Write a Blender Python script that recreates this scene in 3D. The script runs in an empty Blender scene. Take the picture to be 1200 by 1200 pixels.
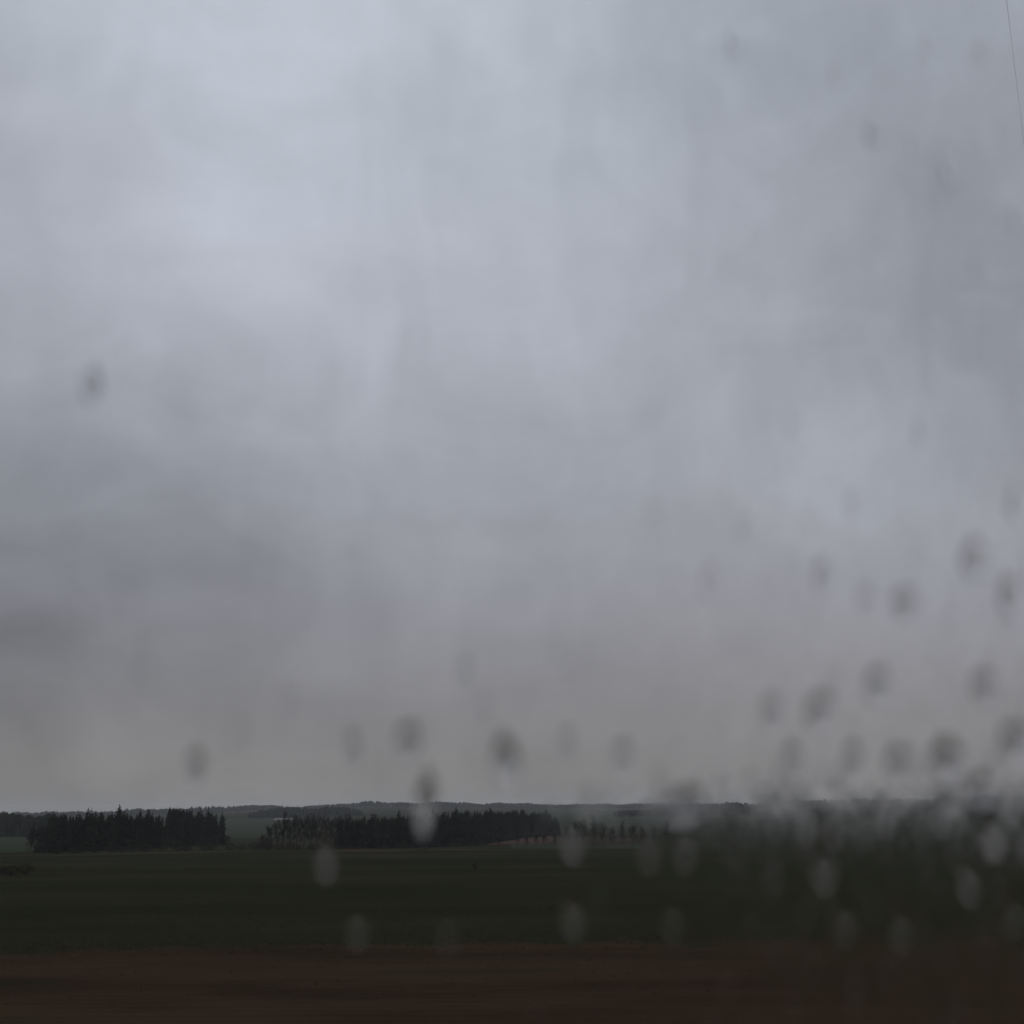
import bpy, bmesh, math, random
import numpy as np
from mathutils import Vector, Matrix, Euler

random.seed(7)
rng = np.random.default_rng(11)
R = math.radians

# ------------------------------------------------------------------ camera
EYE = Vector((0.0, 0.0, 9.0))
F_PX = 1152.0                       # focal length in pixels of the 1200 px photograph
PITCH, ROLL = 16.76, -0.42
scene = bpy.context.scene
cam_data = bpy.data.cameras.new("camera")
cam = bpy.data.objects.new("camera", cam_data)
scene.collection.objects.link(cam)
cam_data.sensor_width = 36.0
cam_data.lens = 36.0 * F_PX / 1200.0
cam_data.clip_start, cam_data.clip_end = 0.02, 30000.0
cam_data.dof.use_dof = True
cam_data.dof.focus_distance = 600.0
APERTURE = 0.0116                   # metres, tall; the lens squeezes it to an upright oval
cam_data.dof.aperture_ratio = 1.7
cam_data.dof.aperture_fstop = cam_data.lens / 1000.0 / APERTURE
CAM_ROT = Matrix.Rotation(R(90 + PITCH), 3, 'X') @ Matrix.Rotation(R(ROLL), 3, 'Z')
cam.matrix_world = Matrix.Translation(EYE) @ CAM_ROT.to_4x4()
scene.camera = cam


def ray(px, py):
    """world direction through a point of the photograph (only used to lay the place out)"""
    return (CAM_ROT @ Vector(((px - 600) / F_PX, -(py - 600) / F_PX, -1.0))).normalized()


# ------------------------------------------------------------------ sky, sun, exposure
SUN_AZ, SUN_EL = 165.0, 42.0        # veiled by the overcast, behind the train
world = bpy.data.worlds.new("World")
scene.world = world
world.use_nodes = True
wt = world.node_tree
wt.nodes.clear()
wl = wt.links


def wn(t, **kw):
    n = wt.nodes.new(t)
    for k, v in kw.items():
        setattr(n, k, v)
    return n


def wmath(op, a, b=None, clamp=False):
    n = wn('ShaderNodeMath', operation=op)
    n.use_clamp = clamp
    for i, v in enumerate((a, b)):
        if v is None:
            continue
        if isinstance(v, (int, float)):
            n.inputs[i].default_value = v
        else:
            wl.new(v, n.inputs[i])
    return n.outputs[0]


tc = wn('ShaderNodeTexCoord')
mp = wn('ShaderNodeMapping')
mp.inputs['Scale'].default_value = (1.0, 1.0, 2.2)
wl.new(tc.outputs['Generated'], mp.inputs['Vector'])
warp = wn('ShaderNodeTexNoise')
warp.inputs['Scale'].default_value = 2.6
warp.inputs['Detail'].default_value = 4.0
wl.new(mp.outputs[0], warp.inputs['Vector'])
wsub = wn('ShaderNodeVectorMath', operation='SUBTRACT')
wl.new(warp.outputs['Color'], wsub.inputs[0])
wsub.inputs[1].default_value = (0.5, 0.5, 0.5)
wmul = wn('ShaderNodeVectorMath', operation='SCALE')
wl.new(wsub.outputs[0], wmul.inputs[0])
wmul.inputs['Scale'].default_value = 0.16
wadd = wn('ShaderNodeVectorMath', operation='ADD')
wl.new(tc.outputs['Generated'], wadd.inputs[0])
wl.new(wmul.outputs[0], wadd.inputs[1])
wnorm = wn('ShaderNodeVectorMath', operation='NORMALIZE')
wl.new(wadd.outputs[0], wnorm.inputs[0])

sep = wn('ShaderNodeSeparateXYZ')
wl.new(tc.outputs['Generated'], sep.inputs[0])
ramp = wn('ShaderNodeValToRGB')
ramp.color_ramp.interpolation = 'B_SPLINE'
els = ramp.color_ramp.elements
els[0].position, els[0].color = 0.0, (0.200, 0.193, 0.196, 1)
els[1].position, els[1].color = 1.0, (0.50, 0.545, 0.615, 1)
for p, c in ((0.05, (0.208, 0.199, 0.205)), (0.12, (0.243, 0.234, 0.251)), (0.20, (0.290, 0.288, 0.317)), (0.29, (0.336, 0.344, 0.380)),
             (0.48, (0.386, 0.401, 0.456)), (0.68, (0.432, 0.466, 0.525))):
    e = els.new(p)
    e.color = (*c, 1)
tint = wn('ShaderNodeTexNoise')          # uneven cloud base: the tone changes at no fixed height
tint.inputs['Scale'].default_value = 2.3
tint.inputs['Detail'].default_value = 5.0
tint.inputs['Distortion'].default_value = 0.7
wl.new(tc.outputs['Generated'], tint.inputs['Vector'])
lift = wmath('MULTIPLY', wmath('SUBTRACT', tint.outputs['Fac'], 0.5), wmath('MULTIPLY', wmath('MINIMUM', wmath('MAXIMUM', sep.outputs['Z'], 0.0), 0.3), 1.1))
wl.new(wmath('ADD', sep.outputs['Z'], lift), ramp.inputs[0])

# cloud banks: soft thick and thin places in the overcast
banks = [  # (px, py, exponent, strength)
    (240, 120, 30, 0.24), (-30, 10, 60, -0.12), (-50, 640, 36, -0.27), (-40, 790, 70, -0.06), (250, 640, 60, -0.05), (200, 900, 200, 0.10), (310, 700, 90, -0.04),
    (1200, 70, 30, -0.28), (1200, 400, 50, -0.10), (1020, 700, 60, 0.11), (330, 330, 160, 0.05), (700, 330, 90, 0.04)]
total = None
for px, py, k, a in banks:
    d = wn('ShaderNodeVectorMath', operation='DOT_PRODUCT')
    wl.new(wnorm.outputs[0], d.inputs[0])
    d.inputs[1].default_value = ray(px, py)
    g = wmath('MULTIPLY', wmath('POWER', wmath('MAXIMUM', d.outputs['Value'], 0.0), k), a)
    total = g if total is None else wmath('ADD', total, g)
cl = wn('ShaderNodeTexNoise')
cl.inputs['Scale'].default_value = 3.4
cl.inputs['Detail'].default_value = 6.0
cl.inputs['Roughness'].default_value = 0.52
cl.inputs['Distortion'].default_value = 0.6
wl.new(mp.outputs[0], cl.inputs['Vector'])
total = wmath('ADD', total, wmath('MULTIPLY', wmath('SUBTRACT', cl.outputs['Fac'], 0.5), 0.30))
# ragged lumps of cloud; upright streaks painted into the sky as wet-pane smears
for scl, det, mscale, amp, dist in ((7.5, 6.0, (1.0, 1.0, 1.4), 0.30, 1.0), (1.0, 3.0, (13.0, 13.0, 1.8), 0.18, 0.4), (1.0, 3.0, (24.0, 24.0, 3.5), 0.05, 0.2)):
    m2 = wn('ShaderNodeMapping')
    m2.inputs['Scale'].default_value = mscale
    m2.inputs['Location'].default_value = (3.1, 1.7, 0.4)
    wl.new(tc.outputs['Generated'], m2.inputs['Vector'])
    n2 = wn('ShaderNodeTexNoise')
    n2.inputs['Scale'].default_value = scl
    n2.inputs['Detail'].default_value = det
    n2.inputs['Roughness'].default_value = 0.5
    n2.inputs['Distortion'].default_value = dist
    wl.new(m2.outputs[0], n2.inputs['Vector'])
    total = wmath('ADD', total, wmath('MULTIPLY', wmath('SUBTRACT', n2.outputs['Fac'], 0.5), amp))
gain = wmath('ADD', total, 1.0)
cloud = wn('ShaderNodeVectorMath', operation='SCALE')
wl.new(ramp.outputs['Color'], cloud.inputs[0])
wl.new(gain, cloud.inputs['Scale'])
sky = wn('ShaderNodeTexSky', sky_type='NISHITA')
sky.sun_disc = False
sky.sun_elevation = R(SUN_EL)
sky.sun_rotation = R(SUN_AZ)
bg_clear = wn('ShaderNodeBackground')
bg_clear.inputs['Strength'].default_value = 0.06
wl.new(sky.outputs[0], bg_clear.inputs['Color'])
bg_cloud = wn('ShaderNodeBackground')
wl.new(cloud.outputs[0], bg_cloud.inputs['Color'])
bg_cloud.inputs['Strength'].default_value = 1.07
mix = wn('ShaderNodeMixShader')
mix.inputs['Fac'].default_value = 0.94        # cloud cover
wl.new(bg_clear.outputs[0], mix.inputs[1])
wl.new(bg_cloud.outputs[0], mix.inputs[2])
wo = wn('ShaderNodeOutputWorld')
wl.new(mix.outputs[0], wo.inputs['Surface'])

sun_data = bpy.data.lights.new("sun", 'SUN')
sun_data.energy = 0.5
sun_data.angle = R(30)
sun_data.color = (1.0, 0.96, 0.9)
sun = bpy.data.objects.new("sun", sun_data)
scene.collection.objects.link(sun)
sd = Vector((math.sin(R(SUN_AZ)) * math.cos(R(SUN_EL)), math.cos(R(SUN_AZ)) * math.cos(R(SUN_EL)), math.sin(R(SUN_EL))))
sun.rotation_euler = sd.to_track_quat('Z', 'Y').to_euler()

scene.view_settings.view_transform = 'Standard'
scene.view_settings.look = 'None'
scene.view_settings.exposure = 0.0
scene.view_settings.gamma = 1.0
scene.view_settings.use_curve_mapping = False
scene.cycles.max_bounces = 8
scene.cycles.transmission_bounces = 8
scene.cycles.transparent_max_bounces = 12
scene.cycles.volume_bounces = 1
scene.cycles.use_denoising = True


# ------------------------------------------------------------------ helpers
ORD = ("first second third fourth fifth sixth seventh eighth ninth tenth eleventh twelfth thirteenth fourteenth fifteenth sixteenth "
       "seventeenth eighteenth nineteenth twentieth").split()


def tag(o, label=None, cat=None, group=None, kind=None):
    for k, v in (("label", label), ("category", cat), ("group", group), ("kind", kind)):
        if v:
            o[k] = v
    return o


def link(name, data, mat=None, parent=None, loc=(0, 0, 0)):
    o = bpy.data.objects.new(name, data)
    scene.collection.objects.link(o)
    if mat is not None and data is not None and not data.materials:
        data.materials.append(mat)
    if parent is not None:
        o.parent = parent
    o.location = loc
    return o


def mesh(name, verts, faces, smooth=False):
    me = bpy.data.meshes.new(name)
    me.from_pydata([tuple(v) for v in verts], [], faces)
    if smooth:
        me.shade_smooth()
    me.update()
    return me


class MB:
    def __init__(s):
        s.v, s.f = [], []

    def add(s, vs, fs):
        b = len(s.v)
        s.v += [tuple(v) for v in vs]
        s.f += [tuple(i + b for i in f) for f in fs]

    def box(s, x0, x1, y0, y1, z0, z1):
        s.add([(x0, y0, z0), (x1, y0, z0), (x1, y1, z0), (x0, y1, z0), (x0, y0, z1), (x1, y0, z1), (x1, y1, z1), (x0, y1, z1)],
              [(0, 3, 2, 1), (4, 5, 6, 7), (0, 1, 5, 4), (1, 2, 6, 5), (2, 3, 7, 6), (3, 0, 4, 7)])

    def tube(s, pts, radii, n=5):
        rings = []
        b = len(s.v)
        up = Vector((0.3, 0.2, 1)).normalized()
        for i, p in enumerate(pts):
            d = (Vector(pts[min(i + 1, len(pts) - 1)]) - Vector(pts[max(i - 1, 0)])).normalized()
            a = d.cross(Vector((1, 0, 0)) if abs(d.z) > 0.8 else up).normalized()
            c = d.cross(a)
            for k in range(n):
                t = 2 * math.pi * k / n
                s.v.append(tuple(Vector(p) + (a * math.cos(t) + c * math.sin(t)) * radii[i]))
        for i in range(len(pts) - 1):
            for k in range(n):
                s.f.append((b + i * n + k, b + i * n + (k + 1) % n, b + (i + 1) * n + (k + 1) % n, b + (i + 1) * n + k))
        s.f.append(tuple(b + (len(pts) - 1) * n + k for k in range(n)))

    def build(s, name, smooth=False):
        return mesh(name, s.v, s.f, smooth)


def material(name, base, rough=0.9, spec=0.15):
    m = bpy.data.materials.new(name)
    m.use_nodes = True
    b = m.node_tree.nodes['Principled BSDF']
    b.inputs['Base Color'].default_value = (*base, 1)
    b.inputs['Roughness'].default_value = rough
    b.inputs['Specular IOR Level'].default_value = spec
    return m


def mottled(name, cols, scale, detail=6.0, stretch=(1, 1, 1), rough=1.0, spec=0.0, bump=0.0, bump_scale=None, rand=0.0, rows=None):
    """colours mixed by object-space noise; rows=(spacing, direction degrees, depth, weight) adds drill rows or furrows"""
    m = material(name, cols[0], rough, spec)
    nt = m.node_tree
    b = nt.nodes['Principled BSDF']
    co = nt.nodes.new('ShaderNodeTexCoord')
    mpn = nt.nodes.new('ShaderNodeMapping')
    mpn.inputs['Scale'].default_value = stretch
    nt.links.new(co.outputs['Object'], mpn.inputs['Vector'])
    no = nt.nodes.new('ShaderNodeTexNoise')
    no.inputs['Scale'].default_value = scale
    no.inputs['Detail'].default_value = detail
    no.inputs['Roughness'].default_value = 0.62
    nt.links.new(mpn.outputs[0], no.inputs['Vector'])
    rp = nt.nodes.new('ShaderNodeValToRGB')
    n = len(cols)
    for i, c in enumerate(cols):
        pos = 0.34 + 0.32 * i / max(1, n - 1)
        e = rp.color_ramp.elements[i] if i < 2 else rp.color_ramp.elements.new(pos)
        e.position = pos
        e.color = (*c, 1)
    for i, e in enumerate(sorted(rp.color_ramp.elements, key=lambda q: q.position)):
        e.color = (*cols[i], 1)
    nt.links.new(no.outputs['Fac'], rp.inputs[0])
    out = rp.outputs['Color']
    height = no.outputs['Fac']
    if rows:
        sp, ang, wgt = rows
        m2 = nt.nodes.new('ShaderNodeMapping')
        m2.inputs['Rotation'].default_value = (0, 0, R(ang))
        nt.links.new(co.outputs['Object'], m2.inputs['Vector'])
        wv = nt.nodes.new('ShaderNodeTexWave')
        wv.bands_direction = 'Y'
        wv.inputs['Scale'].default_value = 0.314 / sp
        wv.inputs['Distortion'].default_value = 3.0
        wv.inputs['Detail'].default_value = 3.0
        wv.inputs['Detail Scale'].default_value = 0.6
        nt.links.new(m2.outputs[0], wv.inputs['Vector'])
        mr = nt.nodes.new('ShaderNodeMapRange')
        mr.inputs['To Min'].default_value = 1 - wgt
        mr.inputs['To Max'].default_value = 1 + wgt
        nt.links.new(wv.outputs['Fac'], mr.inputs['Value'])
        sc = nt.nodes.new('ShaderNodeVectorMath')
        sc.operation = 'SCALE'
        nt.links.new(out, sc.inputs[0])
        nt.links.new(mr.outputs[0], sc.inputs['Scale'])
        out = sc.outputs[0]
    if rand:
        oi = nt.nodes.new('ShaderNodeObjectInfo')
        mr = nt.nodes.new('ShaderNodeMapRange')
        mr.inputs['To Min'].default_value = 1 - rand
        mr.inputs['To Max'].default_value = 1 + rand
        nt.links.new(oi.outputs['Random'], mr.inputs['Value'])
        sc = nt.nodes.new('ShaderNodeVectorMath')
        sc.operation = 'SCALE'
        nt.links.new(out, sc.inputs[0])
        nt.links.new(mr.outputs[0], sc.inputs['Scale'])
        out = sc.outputs[0]
    nt.links.new(out, b.inputs['Base Color'])
    if bump:
        bp = nt.nodes.new('ShaderNodeBump')
        bp.inputs['Strength'].default_value = 0.6
        bp.inputs['Distance'].default_value = bump
        n2 = nt.nodes.new('ShaderNodeTexNoise')
        n2.inputs['Scale'].default_value = bump_scale or scale * 4
        n2.inputs['Detail'].default_value = 6
        nt.links.new(co.outputs['Object'], n2.inputs['Vector'])
        nt.links.new(n2.outputs['Fac'], bp.inputs['Height'])
        nt.links.new(bp.outputs[0], b.inputs['Normal'])
    return m


# ------------------------------------------------------------------ the lie of the land
PROFILE_Y = [-9000, -7, -4.5, 2.2, 12, 25, 38, 65, 120, 200, 430, 620, 800, 1000, 1500, 2300, 3000, 3600, 4200, 6000, 9000]
PROFILE_D = [6.0, 6.0, 2.4, 2.4, 5.6, 6.5, 7.2, 8.2, 9.6, 11.4, 16.0, 18.7, 20.2, 20.4, 17.0, 9.5, 4.0, 1.5, 4.0, 18.0, 30.0]


def terrain(x, y):
    """height of the ground"""
    x = np.asarray(x, float)
    y = np.asarray(y, float)
    z = EYE.z - np.interp(y, PROFILE_Y, PROFILE_D)
    far = np.clip((y - 90) / 600, 0, 1)
    z = z + far * (1.1 * np.sin(x / 170 + 0.6) * np.cos(y / 210) + 0.7 * np.sin(x / 61 + y / 95))
    hill = np.exp(-(((x - 1050) / 620) ** 2 + ((y - 1750) / 420) ** 2))
    z = z + 12.0 * hill
    ridge = np.clip((y - 1800) / 1500, 0, 1) * np.clip((5200 - y) / 1200, 0, 1)
    z = z + ridge * (5.5 * np.sin(x / 480 + 2.2) + 3.0 * np.sin(x / 210 + y / 900 + 0.5))
    z = z + np.clip((y - 1500) / 1500, 0, 1) * np.clip((-x - 500) / 800, 0, 1) * (-9.0)
    return z


def tz(x, y):
    return float(terrain(x, y))


def on_depth(px, depth):
    """ground point seen in photo column px, depth metres out"""
    d = ray(px, 970)
    x = d.x / d.y * depth
    return x, depth, tz(x, depth)


def sheet(name, X, Y, lift=0.0):
    """draped grid over arrays of X (n,m) and Y (n,m)"""
    n, m = X.shape
    Z = terrain(X, Y) + lift
    v = np.stack([X, Y, Z], -1).reshape(-1, 3)
    f = [(i * m + j, i * m + j + 1, (i + 1) * m + j + 1, (i + 1) * m + j) for i in range(n - 1) for j in range(m - 1)]
    return mesh(name, v.tolist(), f, True)


def patch(name, corners, nx, ny, mat, lift, wob=0.0):
    """draped field between four corners (near-left, near-right, far-right, far-left), in metres"""
    a, b, c, d = [np.array(p, float) for p in corners]
    s = np.linspace(0, 1, nx)[None, :, None]
    t = np.linspace(0, 1, ny)[:, None, None]
    P = (a * (1 - s) + b * s) * (1 - t) + (d * (1 - s) + c * s) * t
    X, Y = P[..., 0], P[..., 1]
    if wob:
        Y = Y + wob * np.sin(X / 3.7) * np.sin(X / 9.1 + 1.0) + wob * 0.6 * np.sin(X / 1.3 + 0.4 * np.sin(X)) + wob * 0.8 * np.sin(X / 17 + 2)
    o = link(name, sheet(name, X, Y, lift), mat)
    o["kind"] = "structure"
    return o


M_green = mottled("winter_crop", [(0.0175, 0.0182, 0.0105), (0.023, 0.0236, 0.0133), (0.0320, 0.0305, 0.0180)], 0.022, 10.0, (0.5, 1.0, 1), bump=0.10, bump_scale=1.2, rows=(3.0, 1.5, 0.02))
M_soil = mottled("ploughed_soil", [(0.0230, 0.0195, 0.0122), (0.033, 0.0222, 0.0140), (0.044, 0.0295, 0.0185), (0.032, 0.0275, 0.0160)], 0.13, 15.0, (0.24, 0.7, 1), bump=0.16, bump_scale=1.6, rows=(1.1, 1.2, 0.05))
M_verge = mottled("dry_grass", [(0.022, 0.023, 0.013), (0.036, 0.031, 0.020), (0.024, 0.025, 0.0145)], 0.35, 9.0, (0.4, 3, 1), bump=0.15, bump_scale=3.0)
M_redsoil = mottled("reddish_soil", [(0.056, 0.037, 0.031), (0.084, 0.053, 0.045)], 0.06, 6.0, (0.4, 1.5, 1))
M_tilled = mottled("tilled_strip", [(0.036, 0.027, 0.020), (0.056, 0.038, 0.030)], 0.06, 8.0, (0.4, 1.0, 1))
M_pasture = mottled("pasture", [(0.028, 0.034, 0.021), (0.035, 0.042, 0.027), (0.043, 0.046, 0.032)], 0.02, 8.0, (0.5, 1.5, 1))
M_stubble = mottled("stubble", [(0.036, 0.035, 0.025), (0.054, 0.048, 0.034)], 0.03, 6.0)

# weeds and the crop thin out over the last metres of the ploughed land
nt = M_soil.node_tree
bsdf = nt.nodes['Principled BSDF']
src = bsdf.inputs['Base Color'].links[0].from_socket
co = nt.nodes.new('ShaderNodeTexCoord')
sx = nt.nodes.new('ShaderNodeSeparateXYZ')
nt.links.new(co.outputs['Object'], sx.inputs[0])
wn_ = nt.nodes.new('ShaderNodeTexNoise')
wn_.inputs['Scale'].default_value = 0.22
wn_.inputs['Detail'].default_value = 9.0
wn_.inputs['Roughness'].default_value = 0.68
nt.links.new(co.outputs['Object'], wn_.inputs['Vector'])


def smath(op, a, b):
    n = nt.nodes.new('ShaderNodeMath')
    n.operation = op
    for k_, v_ in enumerate((a, b)):
        if isinstance(v_, (int, float)):
            n.inputs[k_].default_value = v_
        else:
            nt.links.new(v_, n.inputs[k_])
    return n.outputs[0]


edge_d = smath('SUBTRACT', smath('SUBTRACT', sx.outputs['Y'], smath('MULTIPLY', sx.outputs['X'], 0.0647)), 67.0)
edge_d = smath('ADD', edge_d, smath('MULTIPLY', smath('SUBTRACT', wn_.outputs['Fac'], 0.5), 26.0))
mr_ = nt.nodes.new('ShaderNodeMapRange')
mr_.interpolation_type = 'SMOOTHSTEP'
mr_.inputs['From Min'].default_value = -2.5
mr_.inputs['From Max'].default_value = 3.0
nt.links.new(edge_d, mr_.inputs['Value'])
mxn = nt.nodes.new('ShaderNodeMix')
mxn.data_type = 'RGBA'
nt.links.new(mr_.outputs[0], mxn.inputs['Factor'])
nt.links.new(src, mxn.inputs['A'])
mxn.inputs['B'].default_value = (0.0235, 0.0240, 0.0136, 1)
nt.links.new(mxn.outputs['Result'], bsdf.inputs['Base Color'])

xs = np.sinh(np.linspace(-5.6, 5.6, 241)) / math.sinh(5.6) * 6000
ys = np.unique(np.concatenate([np.linspace(-2200, -20, 12), np.linspace(-12, 70, 60), np.geomspace(72, 7500, 210)]))
XX, YY = np.meshgrid(xs, ys)
ground = link("ground", sheet("ground", XX, YY), M_green)
ground["kind"] = "structure"


def row_pts(px0, px1, d0, d1):
    a, b = on_depth(px0, d0), on_depth(px1, d1)
    return (a[0], a[1]), (b[0], b[1])


patch("ploughed_field", [(-70, 14), (70, 14), (85, 85), (-85, 74)], 160, 60, M_soil, 0.03, 0.9)
patch("wheel_track", [(-30, 57.0), (85, 67.2), (85, 67.6), (-30, 57.3)], 130, 3, M_verge, 0.036, 0.5)
# strips of other crops farther out
p = on_depth
patch("ploughed_strip", [p(60, 265)[:2], p(240, 275)[:2], p(235, 325)[:2], p(85, 320)[:2]], 40, 10, M_soil, 0.05, 0.6)
patch("ploughed_strip", [p(385, 385)[:2], p(470, 385)[:2], p(490, 436)[:2], p(405, 440)[:2]], 30, 10, M_tilled, 0.05, 2.5)
patch("ploughed_strip", [p(500, 415)[:2], p(545, 415)[:2], p(575, 452)[:2], p(505, 447)[:2]], 20, 8, M_tilled, 0.05, 2.5)
patch("pasture", [p(-30, 400)[:2], p(50, 400)[:2], p(45, 790)[:2], p(-60, 790)[:2]], 24, 30, M_pasture, 0.08)
patch("pasture", [p(600, 450)[:2], p(750, 430)[:2], p(748, 520)[:2], p(598, 540)[:2]], 30, 14, M_pasture, 0.06, 0.6)
patch("ploughed_strip", [p(572, 545)[:2], p(640, 545)[:2], p(655, 770)[:2], p(585, 770)[:2]], 30, 14, M_redsoil, 0.08, 1.5)
patch("ploughed_strip", [p(642, 548)[:2], p(745, 540)[:2], p(742, 690)[:2], p(652, 720)[:2]], 30, 14, M_tilled, 0.08, 1.5)
patch("pasture", [p(255, 800)[:2], p(345, 800)[:2], p(350, 1750)[:2], p(250, 1750)[:2]], 24, 40, M_pasture, 0.12)
patch("pasture", [p(630, 1000)[:2], p(770, 1000)[:2], p(800, 2500)[:2], p(620, 2500)[:2]], 30, 50, M_pasture, 0.14)
patch("stubble_strip", [p(62, 338)[:2], p(300, 396)[:2], p(305, 412)[:2], p(70, 352)[:2]], 50, 5, M_stubble, 0.06, 0.8)
patch("stubble_field", [p(640, 2520)[:2], p(790, 2520)[:2], p(800, 2900)[:2], p(630, 2900)[:2]], 30, 14, M_stubble, 0.16)

# rough grass along the field edge
tuft = MB()
r_ = random.Random(77)
for _ in range(5200):
    x = r_.uniform(-48, 52)
    edge = 62.5 + 11 * (x + 85) / 170
    y = edge + (r_.gauss(0.8, 3.0) if r_.random() < 0.6 else r_.uniform(-24, 34))
    z, h = tz(x, y), r_.uniform(0.06, 0.24)
    for _b in range(4):
        a, q_ = r_.uniform(0, 6.28), r_.uniform(0.02, 0.10)
        bx, by = x + r_.uniform(-0.1, 0.1), y + r_.uniform(-0.1, 0.1)
        tuft.add([(bx - 0.012, by, z), (bx + 0.012, by, z), (bx + q_ * math.cos(a), by + q_ * math.sin(a), z + h * r_.uniform(0.6, 1.1))], [(0, 1, 2)])
tag(link("rough_grass", tuft.build("rough_grass"), M_verge), "thin rough grass along the edge of the brown field", "grass", kind="stuff")

# ------------------------------------------------------------------ trees
M_needle = mottled("spruce_needles", [(0.008, 0.010, 0.008), (0.014, 0.017, 0.012), (0.021, 0.024, 0.015)], 1.1, 5.0, rand=0.3)
M_bark = mottled("bark", [(0.020, 0.018, 0.016), (0.036, 0.032, 0.028)], 3.0, 5.0, (1, 1, 0.3), rand=0.2)
M_twig = mottled("bare_twigs", [(0.024, 0.021, 0.019), (0.042, 0.036, 0.032)], 2.0, 4.0, rand=0.25)
M_birch = mottled("birch_bark", [(0.05, 0.045, 0.04), (0.20, 0.19, 0.18)], 1.6, 4.0, (1, 1, 2.5))
M_wood = mottled("far_wood", [(0.008, 0.010, 0.009), (0.015, 0.018, 0.014), (0.024, 0.024, 0.019)], 0.05, 6.0)
M_barewood = mottled("far_bare_wood", [(0.028, 0.023, 0.024), (0.045, 0.036, 0.036)], 0.05, 6.0)
M_shrub = mottled("shrub_twigs", [(0.016, 0.017, 0.010), (0.030, 0.030, 0.018)], 2.0, 4.0, rand=0.25)


def spruce_meshes(seed):
    """a spruce one metre high: trunk and crown of drooping sprays"""
    r = random.Random(seed)
    t = MB()
    t.tube([(0, 0, -0.02), (0.003, 0, 0.3), (0, 0.002, 0.7), (0, 0, 0.98)], [0.013, 0.011, 0.006, 0.001], 6)
    c = MB()
    tiers = 20
    lean = r.uniform(0, 6.28)
    for i in range(tiers):
        u = i / (tiers - 1)
        z = 0.08 + 0.90 * u ** 0.92
        L = (0.150 * (1 - u) ** 0.55 + 0.016) * r.uniform(0.85, 1.15)
        nb = int(9 - 4 * u)
        for k in range(nb):
            a = 6.283 * k / nb + r.uniform(-0.35, 0.35) + i * 1.3
            ln = L * r.uniform(0.65, 1.25) * (1 + 0.12 * math.cos(a - lean))
            w = ln * r.uniform(0.34, 0.5) + 0.006
            z0 = z + r.uniform(-0.015, 0.015)
            droop = ln * r.uniform(0.25, 0.6)
            ca, sa = math.cos(a), math.sin(a)
            P = lambda q, s_, dz: (ca * q - sa * s_, sa * q + ca * s_, z0 + dz)
            c.add([P(0.0, 0, 0.012), P(ln * 0.45, w * 0.5, -droop * 0.35), P(ln * 0.5, 0, -droop * 0.12), P(ln * 0.45, -w * 0.5, -droop * 0.4),
                   P(ln, 0, -droop), P(ln * 0.72, w * 0.42, -droop * 1.15), P(ln * 0.72, -w * 0.42, -droop * 1.2), P(ln * 0.4, 0, -droop * 1.5)],
                  [(0, 2, 1), (0, 3, 2), (1, 2, 4), (2, 3, 4), (1, 4, 5), (3, 6, 4), (1, 7, 2), (2, 7, 3)])
    c.add([(0.004, 0, 0.95), (-0.003, 0.004, 0.95), (-0.003, -0.004, 0.95), (0, 0, 1.0)], [(0, 1, 3), (1, 2, 3), (2, 0, 3)])
    return t.build("spruce_trunk"), c.build("spruce_crown")


def bare_meshes(seed, spread=1.0):
    """a leafless broadleaf tree one metre high"""
    r = random.Random(seed)
    t, c = MB(), MB()
    pts, rad = [], []
    x = y = 0.0
    for i in range(6):
        pts.append((x, y, -0.02 + 0.60 * i / 5))
        rad.append(0.017 * (1 - 0.13 * i))
        x += r.uniform(-0.01, 0.01)
        y += r.uniform(-0.01, 0.01)
    t.tube(pts, rad, 6)

    def grow(p, d, ln, rd, lvl):
        p = Vector(p)
        q1 = p + d * ln * 0.5 + Vector((r.uniform(-1, 1), r.uniform(-1, 1), r.uniform(-0.3, 1))) * ln * 0.06
        q2 = q1 + (d + Vector((0, 0, 0.18))).normalized() * ln * 0.5
        if lvl < 3:
            c.tube([p, q1, q2], [rd, rd * 0.75, rd * 0.5], 4 if lvl < 2 else 3)
        else:
            s = d.cross(Vector((r.uniform(-1, 1), r.uniform(-1, 1), r.uniform(-1, 1)))).normalized() * 0.0019
            c.add([p - s, p + s, q1 + s * 0.8, q2, q1 - s * 0.8], [(0, 1, 2, 4), (4, 2, 3)])
        if lvl >= 4:
            return
        n = (5, 5, 6, 9)[lvl] if lvl < 4 else 0
        for k in range(n):
            f = r.uniform(0.12, 1.0)
            b = p.lerp(q1, f * 2) if f < 0.5 else q1.lerp(q2, f * 2 - 1)
            nd = (d + Vector((r.uniform(-1, 1), r.uniform(-1, 1), r.uniform(-0.35, 0.9))) * 0.9 * spread).normalized()
            grow(b, nd, ln * r.uniform(0.5, 0.8), rd * 0.55, lvl + 1)
    for k in range(9):
        a = k * 2.4 + r.uniform(-0.4, 0.4)
        z = 0.16 + 0.42 * k / 8
        up = 0.8 + 1.1 * k / 8
        i = min(5, int((z + 0.02) / 0.12))
        d = Vector((math.cos(a) * spread, math.sin(a) * spread, up)).normalized()
        grow((pts[i][0], pts[i][1], z), d, r.uniform(0.20, 0.27), 0.0055, 1)
    return t.build("bare_trunk"), c.build("bare_crown")


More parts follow.
